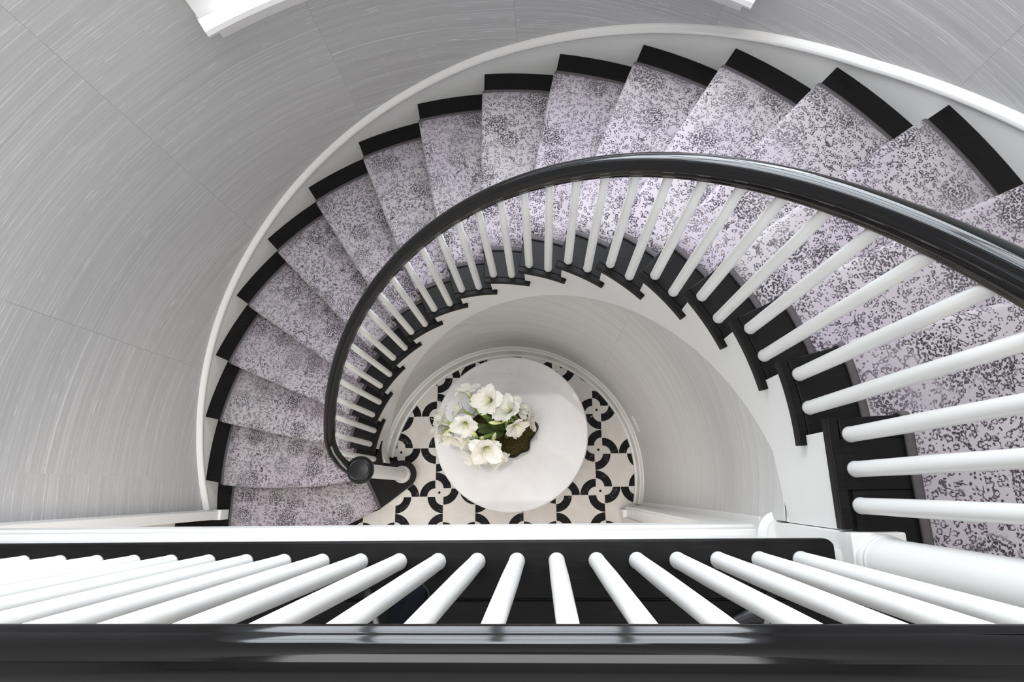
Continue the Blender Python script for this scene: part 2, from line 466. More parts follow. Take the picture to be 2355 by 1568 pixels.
for i in range(nl):
    for z0, z1 in ((2.742, 3.428), (3.472, 4.178), (4.222, 4.898)):
        a = WIN_A + (WIN_B - WIN_A) * i / nl; b = WIN_A + (WIN_B - WIN_A) * (i + 1) / nl
        curved('pane', 'glass', win, [(2.408, z0), (2.408, z1), (2.413, z1), (2.413, z0)], a + 0.8, b - 0.8, 2)

# ---- inner wall of the well below the stair
def str_bot(d): return max(0.0, helix(d) - 0.47)
inner = link('wall_inner', bpy.data.meshes.new('wall_inner'), None)
def well_faces(a0, a1, r, lift):
    degs = rng(a0, a1, 1.5); v, f = [], []
    for d in degs:
        top = min(max(str_bot(d) + lift, 0.03), 2.95)
        if d < 0: top = 2.80 + 0.065 * (-d / 12.3)
        for z in (0.0, top): v.append((r * math.cos(R_(d)), r * math.sin(R_(d)), z))
    for i in range(len(degs) - 1): f.append((2 * i, 2 * i + 1, 2 * i + 3, 2 * i + 2))
    return v, f
v, f = well_faces(-12.0, 171, 1.022, 0.06)
inner.data.from_pydata(v, [], f); inner.data.update(); inner.data.materials.append(M['white_wall'])
sm = inner.modifiers.new('thick', 'SOLIDIFY'); sm.thickness = 0.08; sm.offset = -1
tag(inner, kind='structure')
for a, b in zip((-12.0, 46, 103, 150), (46, 103, 150, 171)):
    v, f = well_faces(a + 0.018, b - 0.018, 1.016, 0.05)
    o = link('wallpaper_panel', mesh('wallpaper_panel', v, f), 'paper_in', inner)
    s2 = o.modifiers.new('thick', 'SOLIDIFY'); s2.thickness = 0.003; s2.offset = 1

# baseboard of the well: stepped moulding
v, f = arc_strip([(1.016, 0.0), (1.016, 0.205), (1.006, 0.205), (1.000, 0.190), (0.996, 0.168), (0.988, 0.160), (0.986, 0.03), (0.974, 0.025), (0.972, 0.0)], rng(-13.0, 171, 1.5))
tag(smooth_shade(link('baseboard_well', fix(mesh('baseboard_well', v, f)), 'white'), 25), kind='structure')

# ---- skirt board on the outer wall, following the pitch, with a cap moulding
SK = [(-6, .07), (30, .071), (44, .068), (61, .108), (68, .12), (91.6, .143), (110, .132), (135, .106), (151, .097), (172, .07), (186, .06)]
sk = thing('trim_1', None, None, (0, R_OUT, 1.5), kind='structure')
degs = rng(-5.8, 185.8, 1.0)
v, f = [], []
for d in degs:
    t = helix(d) + interp(SK, d) - 0.045; c, s = math.cos(R_(d)), math.sin(R_(d))
    if d < 2.1: t = LAND + 0.13
    for r, z in ((2.3065, t), (2.331, t), (2.331, max(0, helix(d) - 0.30)), (2.3065, max(0, helix(d) - 0.30))): v.append((r * c, r * s, z))
for i in range(len(degs) - 1):
    for j in range(4):
        a, b = i * 4 + j, i * 4 + (j + 1) % 4; f.append((a, b, b + 4, a + 4))
smooth_shade(link('skirt_board', fix(mesh('skirt_board', v, f)), 'white', sk), 30)
v, f = arc_strip([(2.331, 0.0), (2.326, 0.0), (2.318, -0.008), (2.306, -0.014), (2.296, -0.016), (2.292, -0.026), (2.294, -0.036), (2.302, -0.042), (2.306, -0.050), (2.331, -0.050)], rng(2.2, 185.8, 1.0), zfun=lambda d: helix(d) + interp(SK, d))
smooth_shade(link('cap_moulding', fix(mesh('cap_moulding', v, f)), 'white', sk), 50)

# ---- cased opening under the landing: jamb casings, header
tr = thing('trim_2', None, None, (-2.26, -0.28, 0), kind='structure')
box('casing', 'white', tr, -2.62, -2.212, -0.303, -0.240, 0.18, 2.47, 0.004)
box('plinth_block', 'white', tr, -2.62, -2.195, -0.308, -0.234, 0.18, 0.30, 0.004)
box('casing_upper', 'white', tr, -2.62, -2.225, -0.300, -0.236, 3.24, CEIL, 0.004)
for i, (xx, yy) in enumerate(((-2.232, -0.238), (-2.262, -0.235), (-2.296, -0.233))):
    box('casing_bead', 'white', tr, xx - 0.012, xx + 0.012, -0.30, yy, 0.30, 2.47, 0.003)
tr = thing('trim_3', None, None, (0.93, -0.28, 0), kind='structure')
box('casing', 'white', tr, 0.862, 1.10, -0.40, -0.247, 0.0, 2.47, 0.004)
box('plinth_block', 'white', tr, 0.836, 1.03, -0.318, -0.262, 0.0, 0.24, 0.004)
for xx, w in ((0.875, 0.010), (0.905, 0.014), (0.952, 0.016), (0.985, 0.010)):
    box('casing_bead', 'white', tr, xx - w, xx + w, -0.30, -0.236, 0.20, 2.47, 0.004)
box('corner_stile', 'white', tr, 0.985, 1.10, -0.30, -0.206, 0.0, 2.66, 0.003)
box('jamb', 'white', tr, 0.85, 1.06, -0.55, -0.318, 0.0, 2.47, 0.003)
hd = thing('trim_4', None, None, (-0.6, -0.30, 2.45), kind='structure')
box('header_panel', 'white', hd, -2.35, 1.0, -0.42, -0.262, 2.455, 3.205, 0.0)
box('head_casing', 'white', hd, -2.30, 1.0, -0.30, -0.235, 2.455, 2.60, 0.004)
box('head_casing_fillet', 'white', hd, -2.30, 1.0, -0.30, -0.244, 2.60, 2.70, 0.004)
me = sweep_me('cornice', [(-2.30, -0.262, 3.205), (0.93, -0.262, 3.205)], [(0, 0), (0.0, -0.20), (-0.008, -0.20), (-0.010, -0.15), (-0.018, -0.11), (-0.021, -0.05), (-0.026, -0.035), (-0.026, 0)])
smooth_shade(link('cornice', me, 'white', hd), 30)

# ---- landing floor, upper hall, ceiling, hall walls
lf = link('floor_landing', slab_me('floor_landing', [(-2.9, -2.4), (2.9, -2.4), (2.9, -0.26), (2.30, -0.26), (2.30, 0.06), (1.02, 0.03), (1.02, -0.38), (-2.9, -0.38)], LAND - 0.06, LAND - 0.022), 'wood')
tag(lf, kind='structure')
tag(link('ceiling_lower', slab_me('ceiling_lower', [(-2.9, -2.4), (2.9, -2.4), (2.9, -0.40), (-2.9, -0.40)], 2.95, LAND - 0.061), 'white_wall'), kind='structure')
o = link('nosing_board', slab_me('nosing_board', [(-2.32, EDGE), (0.945, EDGE), (0.959, EDGE - 0.012), (0.959, -0.370), (-2.32, -0.370)], LAND - 0.032, LAND), 'wood', lf); bevel(o, 0.008, 3)
y = -0.3725; row = 0
while y > -2.35:
    x = -2.9 + (row * 0.73) % 1.1 - 1.1
    while x < 2.9:
        x0, x1 = max(x, -2.9), min(x + 1.6, 2.9)
        if x1 - x0 > 0.05: box('floorboard', 'wood', lf, x0 + 0.0006, x1 - 0.0006, y - 0.1285, y - 0.0008, LAND - 0.022, LAND - 0.0005 * (1 + (row % 2)))
        x += 1.6
    y -= 0.13; row += 1
for i, (y0, y1) in enumerate(((-0.372, -0.246), (-0.245, -0.119), (-0.118, 0.008))):
    box('floorboard', 'wood', lf, 0.985 if y0 > -0.2 else (1.02 if y0 > -0.3 else 1.10), 2.305, y0 + 0.0006, y1 - 0.0006, LAND - 0.022, LAND - 0.0006)

for nm, b in (('wall_back', (-2.95, 2.95, -2.55, -2.4, 0, CEIL)), ('wall_left', (-3.05, -2.9, -2.55, -0.24, 0, CEIL)), ('wall_right', (2.9, 3.05, -2.55, -0.24, 0, CEIL)),
              ('wall_front_left', (-2.9, -2.44, -0.30, -0.24, 0, CEIL)), ('wall_front_right', (2.32, 2.9, -0.40, -0.24, 0, CEIL)), ('wall_lower_right', (1.06, 2.3, -0.42, -0.26, 0, 2.95))):
    tag(link(nm, box_me(nm, *b), 'white_wall'), kind='structure')
# ceiling with a made-up rectangular opening that lets the overhead fill in
ce = link('ceiling', bpy.data.meshes.new('ceiling'), None)
SX0, SX1, SY0, SY1 = -1.95, 1.95, -0.4, 1.8
v = [(-3.05, -2.55, CEIL), (3.05, -2.55, CEIL), (3.05, 2.7, CEIL), (-3.05, 2.7, CEIL), (SX0, SY0, CEIL), (SX1, SY0, CEIL), (SX1, SY1, CEIL), (SX0, SY1, CEIL)]
v += [(a, b, CEIL + 0.24) for a, b, c in v[4:8]]
f = [(0, 1, 5, 4), (1, 2, 6, 5), (2, 3, 7, 6), (3, 0, 4, 7)] + [(4 + i, 4 + (i + 1) % 4, 8 + (i + 1) % 4, 8 + i) for i in range(4)]
ce.data.from_pydata(v, [], f); ce.data.update(); ce.data.materials.append(M['white_wall']); tag(ce, kind='structure')

# ---- ground floor: grout bed and inlaid marble tiles
fl = link('floor', box_me('floor', -3.0, 3.0, -2.5, 2.4, -0.06, -0.0022), 'grout'); tag(fl, kind='structure')
A_ = 0.032; G = 0.0016
def arc_pts(cx, cy, r, d0, d1, n): return [(cx + r * math.cos(R_(d0 + (d1 - d0) * i / n)), cy + r * math.sin(R_(d0 + (d1 - d0) * i / n))) for i in range(n + 1)]
def inset(pts, g):
    n = len(pts); out = []
    area2 = sum(pts[i][0] * pts[(i + 1) % n][1] - pts[(i + 1) % n][0] * pts[i][1] for i in range(n))
    sg = 1 if area2 > 0 else -1
    for i in range(n):
        p0, p1, p2 = Vector(pts[i - 1]), Vector(pts[i]), Vector(pts[(i + 1) % n])
        e1 = (p1 - p0).normalized(); e2 = (p2 - p1).normalized()
        n1 = Vector((-e1.y, e1.x)) * sg; n2 = Vector((-e2.y, e2.x)) * sg
        b = n1 + n2; l = max(0.35, b.length_squared / 2)
        out.append(p1 + b / max(b.length_squared / 2, 0.35) * g if b.length > 1e-6 else p1 + n1 * g)
    return [(p.x, p.y) for p in out]
TM = {}
for mir in (0, 1):
    def mm(pts): return [(-x, y) for x, y in pts] if mir else pts
    # UL ring/top petal piece; the other three by rotation
    cx, cy = A_, A_
    ring = arc_pts(cx, cy, 4 * A_, 90, 180, 9) + arc_pts(cx, cy, 2 * A_, 180, 90, 7)
    pet = arc_pts(cx, cy, 2 * A_, 90, 180, 7) + [(0, 0)]
    # petal: quarter disc plus tip between the diagonals
    pet = arc_pts(cx, cy, 2 * A_, 90, 180, 7) + [(-A_ * 0.27, A_ * 0.27), (0, A_ * 0.37), (A_ * 0.27, A_ * 0.27), (A_, A_)]
    for q4 in range(4):
        rot = [lambda p, q=q4: (p[0] * math.cos(-q * PI / 2) - p[1] * math.sin(-q * PI / 2), p[0] * math.sin(-q * PI / 2) + p[1] * math.cos(-q * PI / 2))][0]
        TM['ring', mir, q4] = slab_me('ring_tile', inset(mm([rot(p) for p in ring]), G), -0.006, 0.0)
        TM['petal', mir, q4] = slab_me('petal_tile', inset(mm([rot(p) for p in pet]), G * 0.8), -0.006, 0.0)
TM['dot'] = slab_me('dot_tile', arc_pts(0, 0, A_ * 0.31, 0, 337.5, 15), -0.006, 0.0)
w_, h_ = 6 * A_, 4 * A_
fp = arc_pts(-w_, -h_, 4 * A_, 90, 0, 8)[:-1] + [(-w_ + 4 * A_, -h_), (w_ - 4 * A_, -h_)] + arc_pts(w_, -h_, 4 * A_, 180, 90, 8)[1:-1] + [(w_, 0)] + arc_pts(w_, h_, 4 * A_, 270, 180, 8)[1:-1] + [(w_ - 4 * A_, h_), (-w_ + 4 * A_, h_)] + arc_pts(-w_, h_, 4 * A_, 360, 270, 8)[1:-1]
TM['field', 0] = slab_me('field_tile', inset(fp, G), -0.006, 0.0)
TM['field', 1] = slab_me('field_tile', inset([(-y_, x_) for x_, y_ in fp], G), -0.006, 0.0)
def inwell(x, y, m=0.0):
    if y > -0.24: return math.hypot(x, y) < 1.0 + m and not (x < -0.86 and y < 0.10 and x < -0.86)
    return -2.1 < x < 0.86 + m and y > -0.80
for i in range(-9, 3):
    for j in range(-4, 5):
        cx, cy = 0.699 + 0.32 * i, 0.1945 + 0.32 * j
        mir = (i + j) % 2
        for key in ('ring', 'petal'):
            for q4 in range(4):
                off = 0.10 if key == 'ring' else 0.05
                sx, sy = ((-1, 1), (1, 1), (1, -1), (-1, -1))[q4]
                if mir: sx = -sx
                if key == 'petal': sx, sy = ((0, 1), (1, 0), (0, -1), (-1, 0))[q4]; sx = -sx if mir else sx
                if inwell(cx + sx * off * .7, cy + sy * off * .7, 0.06):
                    o = link(key + '_tile', TM[key, mir, q4], 'black_tile' if key == 'ring' else 'cream', fl); o.location = (cx, cy, 0)
        if inwell(cx, cy, 0.02):
            o = link('dot_tile', TM['dot'], 'black_tile', fl); o.location = (cx, cy, 0)
        # field tile in the cell to the lower right of this rosette
        fx, fy = cx + 0.16, cy - 0.16
        if inwell(fx, fy, 0.14):
            o = link('field_tile', TM['field', mir], 'cream', fl); o.location = (fx, fy, 0)

# ================================================================== STAIRCASE
stair = thing('staircase', 'curved staircase with black wood treads and white stringer sweeping round the well', 'staircase', (-1.6, -0.1, 0))
RR = [1.0115] + [1.0115 + (R_OUT - 1.0115) * i / 10 for i in range(1, 11)]
def tread_poly(k):
    fr = [nose(k, r)[0] for r in RR]; bk = []
    for r in RR:
        p, t = nose(k + 1, r); bk.append(p - t * 0.035)
    def pang(p): return math.degrees(math.atan2(p.y, p.x)) % 360
    def arcm(p, q, r):
        a, b = pang(p), pang(q)
        if a > 350: a -= 360
        if b > 350: b -= 360
        return [(r * math.cos(R_(a + (b - a) * i / 6)), r * math.sin(R_(a + (b - a) * i / 6))) for i in range(1, 6)]
    return [tuple(p) for p in fr] + arcm(fr[-1], bk[-1], R_OUT) + [tuple(p) for p in reversed(bk)] + arcm(bk[0], fr[0], RR[0])
for k in range(2, 19):
    if k < 18:
        me = slab_me('tread', tread_poly(k), k * H - 0.032, k * H)
    else:
        fr = [nose(k, r)[0] for r in RR]
        me = slab_me('tread', [tuple(p) for p in fr] + [(R_OUT, 0.0085), (1.0115, 0.0085)], k * H - 0.032, k * H)
    t = bevel(link('tread', me, 'wood', stair), 0.003, 2)
    # mitred return nosing along the open end
    if k == 2:
        pts = [(-0.953, .092), (-0.985, .092), (-1.0105, .080), (-1.0105, .260), (-0.975, .262), (-0.985, .20), (-0.968, .14)]
        pts = [(-1.0105, .062), (-0.950, .085), (-0.962, .13), (-0.973, .20), (-0.966, .262), (-0.992, .268), (-1.0105, .20)]
    elif k < 18:
        a0 = T0 - DT * k + 1.35; a1 = T0 - DT * (k + 1) + 1.35 - 3.2
        pts = arc_pts(0, 0, R_IN, a0, a1, 8) + arc_pts(0, 0, 1.0105, a1, a0, 8)
    else:
        p0 = nose(18, R_IN)[0]
        pts = [tuple(p0), tuple(nose(18, 1.0105)[0]), (1.0105, -0.212), (R_IN, -0.212)]
    bevel(link('return_nosing', slab_me('return_nosing', pts, k * H - 0.032, k * H), 'wood', t), 0.003, 2)
# riser boards
for k in range(2, 19):
    fr, bk = [], []
    for r in [1.03] + RR[1:]:
        p, t = nose(k, r); fr.append(tuple(p - t * 0.026)); bk.append(tuple(p - t * 0.042))
    link('riser', slab_me('riser', fr + bk[::-1], (k - 1) * H, k * H - 0.032), 'white', stair)
# starting step with its round end under the newel
NX, NY = -0.843, 0.015
front = [(-r, interp(NOSE1, r)) for r in (1.0, 1.047, 1.136, 1.251, 1.45, 1.75, 2.05, 2.31)]
st_poly = [(-2.31, 0.06), (-1.0, 0.12)] + arc_pts(NX, NY, 0.108, 105, -58, 14) + [(-0.93, -0.185), (-1.0, -0.235), (-1.018, -0.250)] + front[2:] + [(-2.62, -0.56), (-2.62, -0.31), (-2.31, -0.31)]
t = bevel(link('tread', slab_me('tread', st_poly, H - 0.032, H), 'wood', stair), 0.007, 3)
ris = [(-2.30, 0.05), (-1.0, 0.10)] + arc_pts(NX, NY, 0.088, 105, -58, 14) + [(-0.925, -0.165), (-1.02, -0.228)] + [(x, y + 0.024) for x, y in front[2:]]
link('riser', slab_me('riser', ris, 0.0, H - 0.032), 'white', stair)
link('cove_strip', slab_me('cove_strip', [(-1.0, 0.105)] + arc_pts(NX, NY, 0.098, 105, -58, 14) + [(-0.93, -0.172), (-0.98, -0.10)], H - 0.05, H - 0.032), 'white', stair)
# open stringer: sawtooth top under the treads, helical lower edge
v, f = [], []; ro, ri = 1.004, 1.03
def sq(a0, a1, top):
    for d0, d1 in zip(rng(a0, a1, 1.5), rng(a0, a1, 1.5)[1:]):
        b = len(v)
        for d in (d0, d1):
            c, s = math.cos(R_(d)), math.sin(R_(d)); lo = str_bot(d)
            for r, z in ((ro, lo), (ro, top), (ri, top), (ri, lo)): v.append((r * c, r * s, z))
        for j in range(4): f.append((b + j, b + (j + 1) % 4, b + 4 + (j + 1) % 4, b + 4 + j))
        f.append((b, b + 1, b + 2, b + 3)); f.append((b + 4, b + 7, b + 6, b + 5))
for k in range(2, 18):
    hi = T0 - DT * k + 1.35 - 1.6; lo = T0 - DT * (k + 1) + 1.35 - 1.6
    if k == 2: hi = 172
    sq(hi, lo, k * H - 0.03)
sq(T0 - DT * 18 + 1.35 - 1.6, 0.0, LAND - 0.03)
smooth_shade(link('stringer', mesh('stringer', v, f), 'white', stair), 30)
# straight end of the stringer running to the landing newel
me = mesh('stringer_end', [(1.004, 0.0, 2.80), (1.004, -0.215, 2.865), (1.004, -0.215, 3.21), (1.004, 0.0, 3.21), (1.03, 0.0, 2.80), (1.03, -0.215, 2.865), (1.03, -0.215, 3.21), (1.03, 0.0, 3.21)],
          [(0, 1, 2, 3), (7, 6, 5, 4), (0, 4, 5, 1), (3, 2, 6, 7), (1, 5, 6, 2), (0, 3, 7, 4)])
link('stringer_end', me, 'white', stair)
# scroll curl where the stringer meets the starting step
link('stringer_foot', slab_me('stringer_foot', [(-0.986, .262), (-0.975, .20), (-0.955, .14), (-0.938, .10), (-0.96, .10), (-0.99, .13), (-1.02, .18), (-1.03, .262)], 0.18, 0.325), 'white', stair)

# ================================================================== STAIR RUNNER
runner = thing('stair_runner', 'mauve grey floral carpet runner with dark binding climbing the curved stair', 'carpet', (-1.6, -0.3, 0))
CI, CO = 1.187, 2.165
PROF = [(-0.012, 0.0125), (-0.004, 0.0120), (0.004, 0.0085), (0.0095, 0.001), (0.0115, -0.010), (0.0105, -0.024), (0.004, -0.036), (-0.006, -0.041), (-0.0145, -0.044), (-0.0150, -0.06), (-0.0150, -0.166)]
def plerp(a, b, w):
    ra, rb = a.length, b.length; ta, tb = math.atan2(a.y, a.x), math.atan2(b.y, b.x)
    if ta < -2: ta += 2 * PI
    if tb < -2: tb += 2 * PI
    r = ra + (rb - ra) * w; t = ta + (tb - ta) * w
    return Vector((r * math.cos(t), r * math.sin(t)))
def step_sheet(k, r0, r1, nr, lift, back=None, nb=8):
    """carpet over tread k, round its nosing and down the riser below it"""
    v, uv, f = [], [], []
    for i in range(nr + 1):
        r = r0 + (r1 - r0) * i / nr
        p, t = nose(k, r)
        if back is None:
            q, tq = nose(k + 1, r); q = q - tq * 0.016
        else: q = back(r)
        s0 = (q - p)
        L = s0.length; acc = 0.0; row = []
        for j in range(nb + 1):
            w = j / nb
            pt = plerp(q, p - t * 0.012, w) if k < 18 else q.lerp(p - t * 0.012, w)
            row.append((pt.x, pt.y, k * H + 0.0125 + lift))
        for s, z in PROF[1:]:
            pt = p + t * (s + (lift if s > 0 else 0)); row.append((pt.x, pt.y, k * H + z + (lift if z > 0 else 0)))
        for j, c in enumerate(row):
            if j: acc += (Vector(c) - Vector(row[j - 1])).length
            v.append(c); uv.append((k * 0.53 - L + acc + 0.02, r))
    n = len(row)
    for i in range(nr):
        for j in range(n - 1): f.append((i * n + j, i * n + j + 1, (i + 1) * n + j + 1, (i + 1) * n + j))
    return v, f, uv
def add_sheet(name, m, k, r0, r1, nr, lift, back=None, nb=8):
    v, f, uv = step_sheet(k, r0, r1, nr, lift, back, nb)
    me = mesh(name, v, f, uv); bm = bmesh.new(); bm.from_mesh(me); bmesh.ops.recalc_face_normals(bm, faces=bm.faces)
    up = sum(fc.normal.z for fc in bm.faces)
    if up < 0: bmesh.ops.reverse_faces(bm, faces=bm.faces)
    bm.to_mesh(me); bm.free()
    o = link(name, me, m, runner, smooth=True)
    s = o.modifiers.new('thick', 'SOLIDIFY'); s.thickness = 0.010; s.offset = -1
    return o
land_back = lambda r: Vector((r, -2.3))
for k in range(1, 19):
    bk = land_back if k == 18 else None
    nb = 24 if k == 18 else 8
    if k == 1:
        continue
    ci = CI if k > 2 else 1.19
    add_sheet('carpet_panel', 'carpet', k, ci, CO, 12, 0.0, bk, nb)
    add_sheet('binding', 'binding', k, ci - 0.022, ci - 0.0005, 2, -0.001, bk, nb)
    add_sheet('binding', 'binding', k, CO + 0.0005, CO + 0.020, 2, -0.001, bk, nb)
# first step: the runner's inner edge is cut on a slant to the starting step's end block
def first_sheet(name, m, e0, e1, nr, lift):
    v, uv, f = [], [], []
    for i in range(nr + 1):
        w = e0 + (e1 - e0) * i / nr          # 0 inner edge .. 1 outer edge
        rb = 1.142 + (CO - 1.142) * w; rf = 1.022 + (CO - 1.022) * w
        q = Vector((-rb, interp(NOSE2, rb) + 0.016)); p, t = nose(1, rf)
        row = []
        for j in range(9):
            pt = q.lerp(p - t * 0.012, j / 8); row.append((pt.x, pt.y, H + 0.0125 + lift))
        for s, z in PROF[1:]:
            pt = p + t * (s + (lift if s > 0 else 0)); row.append((pt.x, pt.y, H + z + (lift if z > 0 else 0)))
        acc = 0
        for j, c in enumerate(row):
            if j: acc += (Vector(c) - Vector(row[j - 1])).length
            v.append(c); uv.append((acc, 1.05 + 1.1 * w))
    n = len(row)
    for i in range(nr):
        for j in range(n - 1): f.append((i * n + j, (i + 1) * n + j, (i + 1) * n + j + 1, i * n + j + 1))
    me = mesh(name, v, f, uv); bm = bmesh.new(); bm.from_mesh(me); bmesh.ops.recalc_face_normals(bm, faces=bm.faces)
    if sum(fc.normal.z for fc in bm.faces) < 0: bmesh.ops.reverse_faces(bm, faces=bm.faces)
    bm.to_mesh(me); bm.free()
    o = link(name, me, m, runner, smooth=True)
    s = o.modifiers.new('thick', 'SOLIDIFY'); s.thickness = 0.010; s.offset = -1
first_sheet('carpet_panel', 'carpet', 0.0, 1.0, 14, 0.0)
first_sheet('binding', 'binding', -0.020, -0.0005, 2, -0.001)
first_sheet('binding', 'binding', 1.0005, 1.018, 2, -0.001)

# ================================================================== RAILINGS
RAIL = [(-0.019, -0.036), (-0.021, -0.028), (-0.026, -0.020), (-0.0275, -0.012), (-0.0255, -0.007), (-0.0265, -0.004), (-0.033, 0.000), (-0.0345, 0.006), (-0.033, 0.012), (-0.029, 0.015), (-0.0275, 0.018), (-0.024, 0.026), (-0.016, 0.032), (-0.006, 0.035)]
RAIL = RAIL + [(-a, b) for a, b in reversed(RAIL)]
def baluster_me(name, h):
    return lathe_me(name, [(0.0205, 0.0), (0.0205, 0.006), (0.0195, 0.012), (0.0190, h * 0.35), (0.0165, h * 0.72), (0.0142, h)], 20)
# ---- stair railing
sr = thing('stair_railing', 'black handrail on slim white balusters curving down to a capped newel post', 'railing', (-0.9, 0.0, 0.18))
path = [(-0.880, 0.013, 1.226), (-0.902, 0.018, 1.228), (-0.930, 0.034, 1.236), (-0.955, 0.056, 1.250), (-0.977, 0.085, 1.268), (-0.996, 0.120, 1.292), (-1.007, 0.160, 1.312), (-1.010, 0.205, 1.338)]
for d in rng(166.5, 4.0, 2.0):
    w = min(1, max(0, (166.5 - d) / 8)); r = 1.0305 * w + (1.0305 * 0.9995) * (1 - w)
    path.append((r * math.cos(R_(d)), r * math.sin(R_(d)), helix(d) + 0.79))
path += [(1.0335, 0.03, 4.045), (1.036, -0.04, 4.075), (1.040, -0.12, 4.088), (1.045, -0.20, 4.09), (1.05, -0.275, 4.09)]
smooth_shade(link('handrail', sweep_me('handrail', path, RAIL), 'rail', sr), 50)
BAL = {}
def stair_baluster(x, y, z0, z1):
    h = round(z1 - z0, 2)
    if h not in BAL: BAL[h] = baluster_me('baluster', h); [setattr(p, 'use_smooth', True) for p in BAL[h].polygons[:-2]]
    o = link('baluster', BAL[h], 'white', sr); o.location = (x, y, z0)
for k in range(2, 18):
    for off in (-1.5, -7.05):
        d = T0 - DT * k + off; r = 1.0285
        if k == 2 and off > -2: continue
        stair_baluster(r * math.cos(R_(d)), r * math.sin(R_(d)), k * H, helix(d) + 0.79 - 0.034)
for y in (0.018, -0.068, -0.156): stair_baluster(1.034, y, LAND, 4.05)
o = link('newel_post', lathe_me('newel_post', [(0.066, 0), (0.066, 0.018), (0.062, 0.024), (0.064, 0.034), (0.060, 0.044), (0.055, 0.050), (0.056, 0.060), (0.052, 0.070), (0.0475, 0.085), (0.046, 0.40), (0.043, 0.95), (0.048, 0.985), (0.044, 1.0), (0.046, 1.035)], 40), 'white', sr, smooth=True)
o.location = (NX, NY, H); smooth_shade(o, 35)
o = link('newel_cap', lathe_me('newel_cap', [(0.040, 1.03), (0.060, 1.034), (0.076, 1.046), (0.083, 1.062), (0.083, 1.074), (0.078, 1.086), (0.066, 1.096), (0.060, 1.099), (0.056, 1.097), (0.030, 1.101), (0.006, 1.102)], 48), 'cap', sr, smooth=True)
o.location = (NX, NY, H); smooth_shade(o, 35)
# ---- landing railing
lr = thing('landing_railing', 'straight black handrail and white balusters along the upper landing edge', 'railing', (0.0, -0.28, LAND))
smooth_shade(link('handrail', sweep_me('handrail', [(-2.30, -0.280, 4.098), (-0.5, -0.280, 4.098), (0.4, -0.280, 4.098), (1.02, -0.280, 4.098)], [(a * 1.0, b) for a, b in RAIL]), 'rail', lr), 50)
bm_l = baluster_me('baluster', 4.066 - LAND)
for p in bm_l.polygons[:-2]: p.use_smooth = True
for n in range(-25, 7):
    o = link('baluster', bm_l, 'white', lr); o.location = (0.283 + n * 0.0985, -0.2805, LAND)
nw = box('newel_block', 'white', lr, 0.987, 1.115, -0.345, -0.217, 2.79, LAND + 0.028, 0.004)
o = link('newel_post', lathe_me('newel_post', [(0.062, 0.0), (0.062, 0.016), (0.058, 0.022), (0.060, 0.034), (0.056, 0.042), (0.057, 0.052), (0.053, 0.062), (0.052, 0.30), (0.047, 0.75), (0.052, 0.79), (0.047, 0.80), (0.05, 0.815)], 40), 'white', lr)
o.location = (1.051, -0.281, LAND + 0.028); smooth_shade(o, 35)
o = link('newel_drop', lathe_me('newel_drop', [(0.005, 2.665), (0.028, 2.668), (0.042, 2.682), (0.046, 2.70), (0.042, 2.715), (0.058, 2.722), (0.072, 2.735), (0.074, 2.755), (0.062, 2.770), (0.055, 2.776), (0.055, 2.79)], 32), 'white', lr)
o.location = (1.018, -0.258, 0); smooth_shade(o, 35)
o = link('newel_cap', lathe_me('newel_cap', [(0.03, 4.085), (0.062, 4.092), (0.074, 4.105), (0.075, 4.120), (0.064, 4.136), (0.01, 4.143)], 40), 'rail', lr); o.location = (1.051, -0.281, 0); smooth_shade(o, 35)

# ================================================================== TABLE AND FLOWERS
TX, TY, TZ = 0.037, 0.272, 0.76
tb = thing('round_table', 'round white marble topped pedestal table in the middle of the stairwell', 'table', (TX, TY, 0))
o = link('tabletop', lathe_me('tabletop', [(0.0, TZ - 0.032), (0.515, TZ - 0.032), (0.526, TZ - 0.026), (0.530, TZ - 0.016), (0.528, TZ - 0.006), (0.521, TZ), (0.0, TZ)], 96, cap=False), 'table', tb); o.location = (TX, TY, 0); smooth_shade(o, 30)
o = link('pedestal', lathe_me('pedestal', [(0.26, 0.004), (0.26, 0.03), (0.22, 0.05), (0.10, 0.09), (0.065, 0.16), (0.060, 0.40), (0.085, 0.52), (0.075, 0.56), (0.11, 0.66), (0.20, TZ - 0.032)], 48), 'white', tb); o.location = (TX, TY, 0); smooth_shade(o, 35)

BX, BY = 0.005, 0.280
pl = thing('planter_bowl', 'dark scalloped bowl filled with brown green moss on the marble table', 'planter', (BX, BY, TZ))
def rim(a): return 1 + 0.055 * math.sin(5 * a + 0.6) + 0.035 * math.sin(9 * a + 1.9) + 0.02 * math.sin(14 * a)
def rimz(a): return 0.010 * math.sin(5 * a + 1.0) + 0.006 * math.sin(11 * a)
v, f = [], []; N = 72
BP = [(0.085, 0.0), (0.095, 0.004), (0.13, 0.03), (0.165, 0.065), (0.186, 0.098), (0.198, 0.118), (0.196, 0.124), (0.188, 0.116), (0.175, 0.09), (0.12, 0.03), (0.03, 0.012)]
for j, (r, z) in enumerate(BP):
    m = min(1, max(0, z / 0.1))
    for i in range(N):
        a = 2 * PI * i / N; s = 1 + (rim(a) - 1) * m
        v.append((r * s * math.cos(a) * 1.06, r * s * math.sin(a) * 0.94, z + rimz(a) * m))
for j in range(len(BP) - 1):
    for i in range(N):
        a, b = j * N + i, j * N + (i + 1) % N; f.append((a, b, b + N, a + N))
f.append(tuple(range(N - 1, -1, -1))); f.append(tuple((len(BP) - 1) * N + i for i in range(N)))
o = link('bowl', mesh('bowl', v, f), 'bowl', pl, smooth=True); o.location = (BX, BY, TZ)
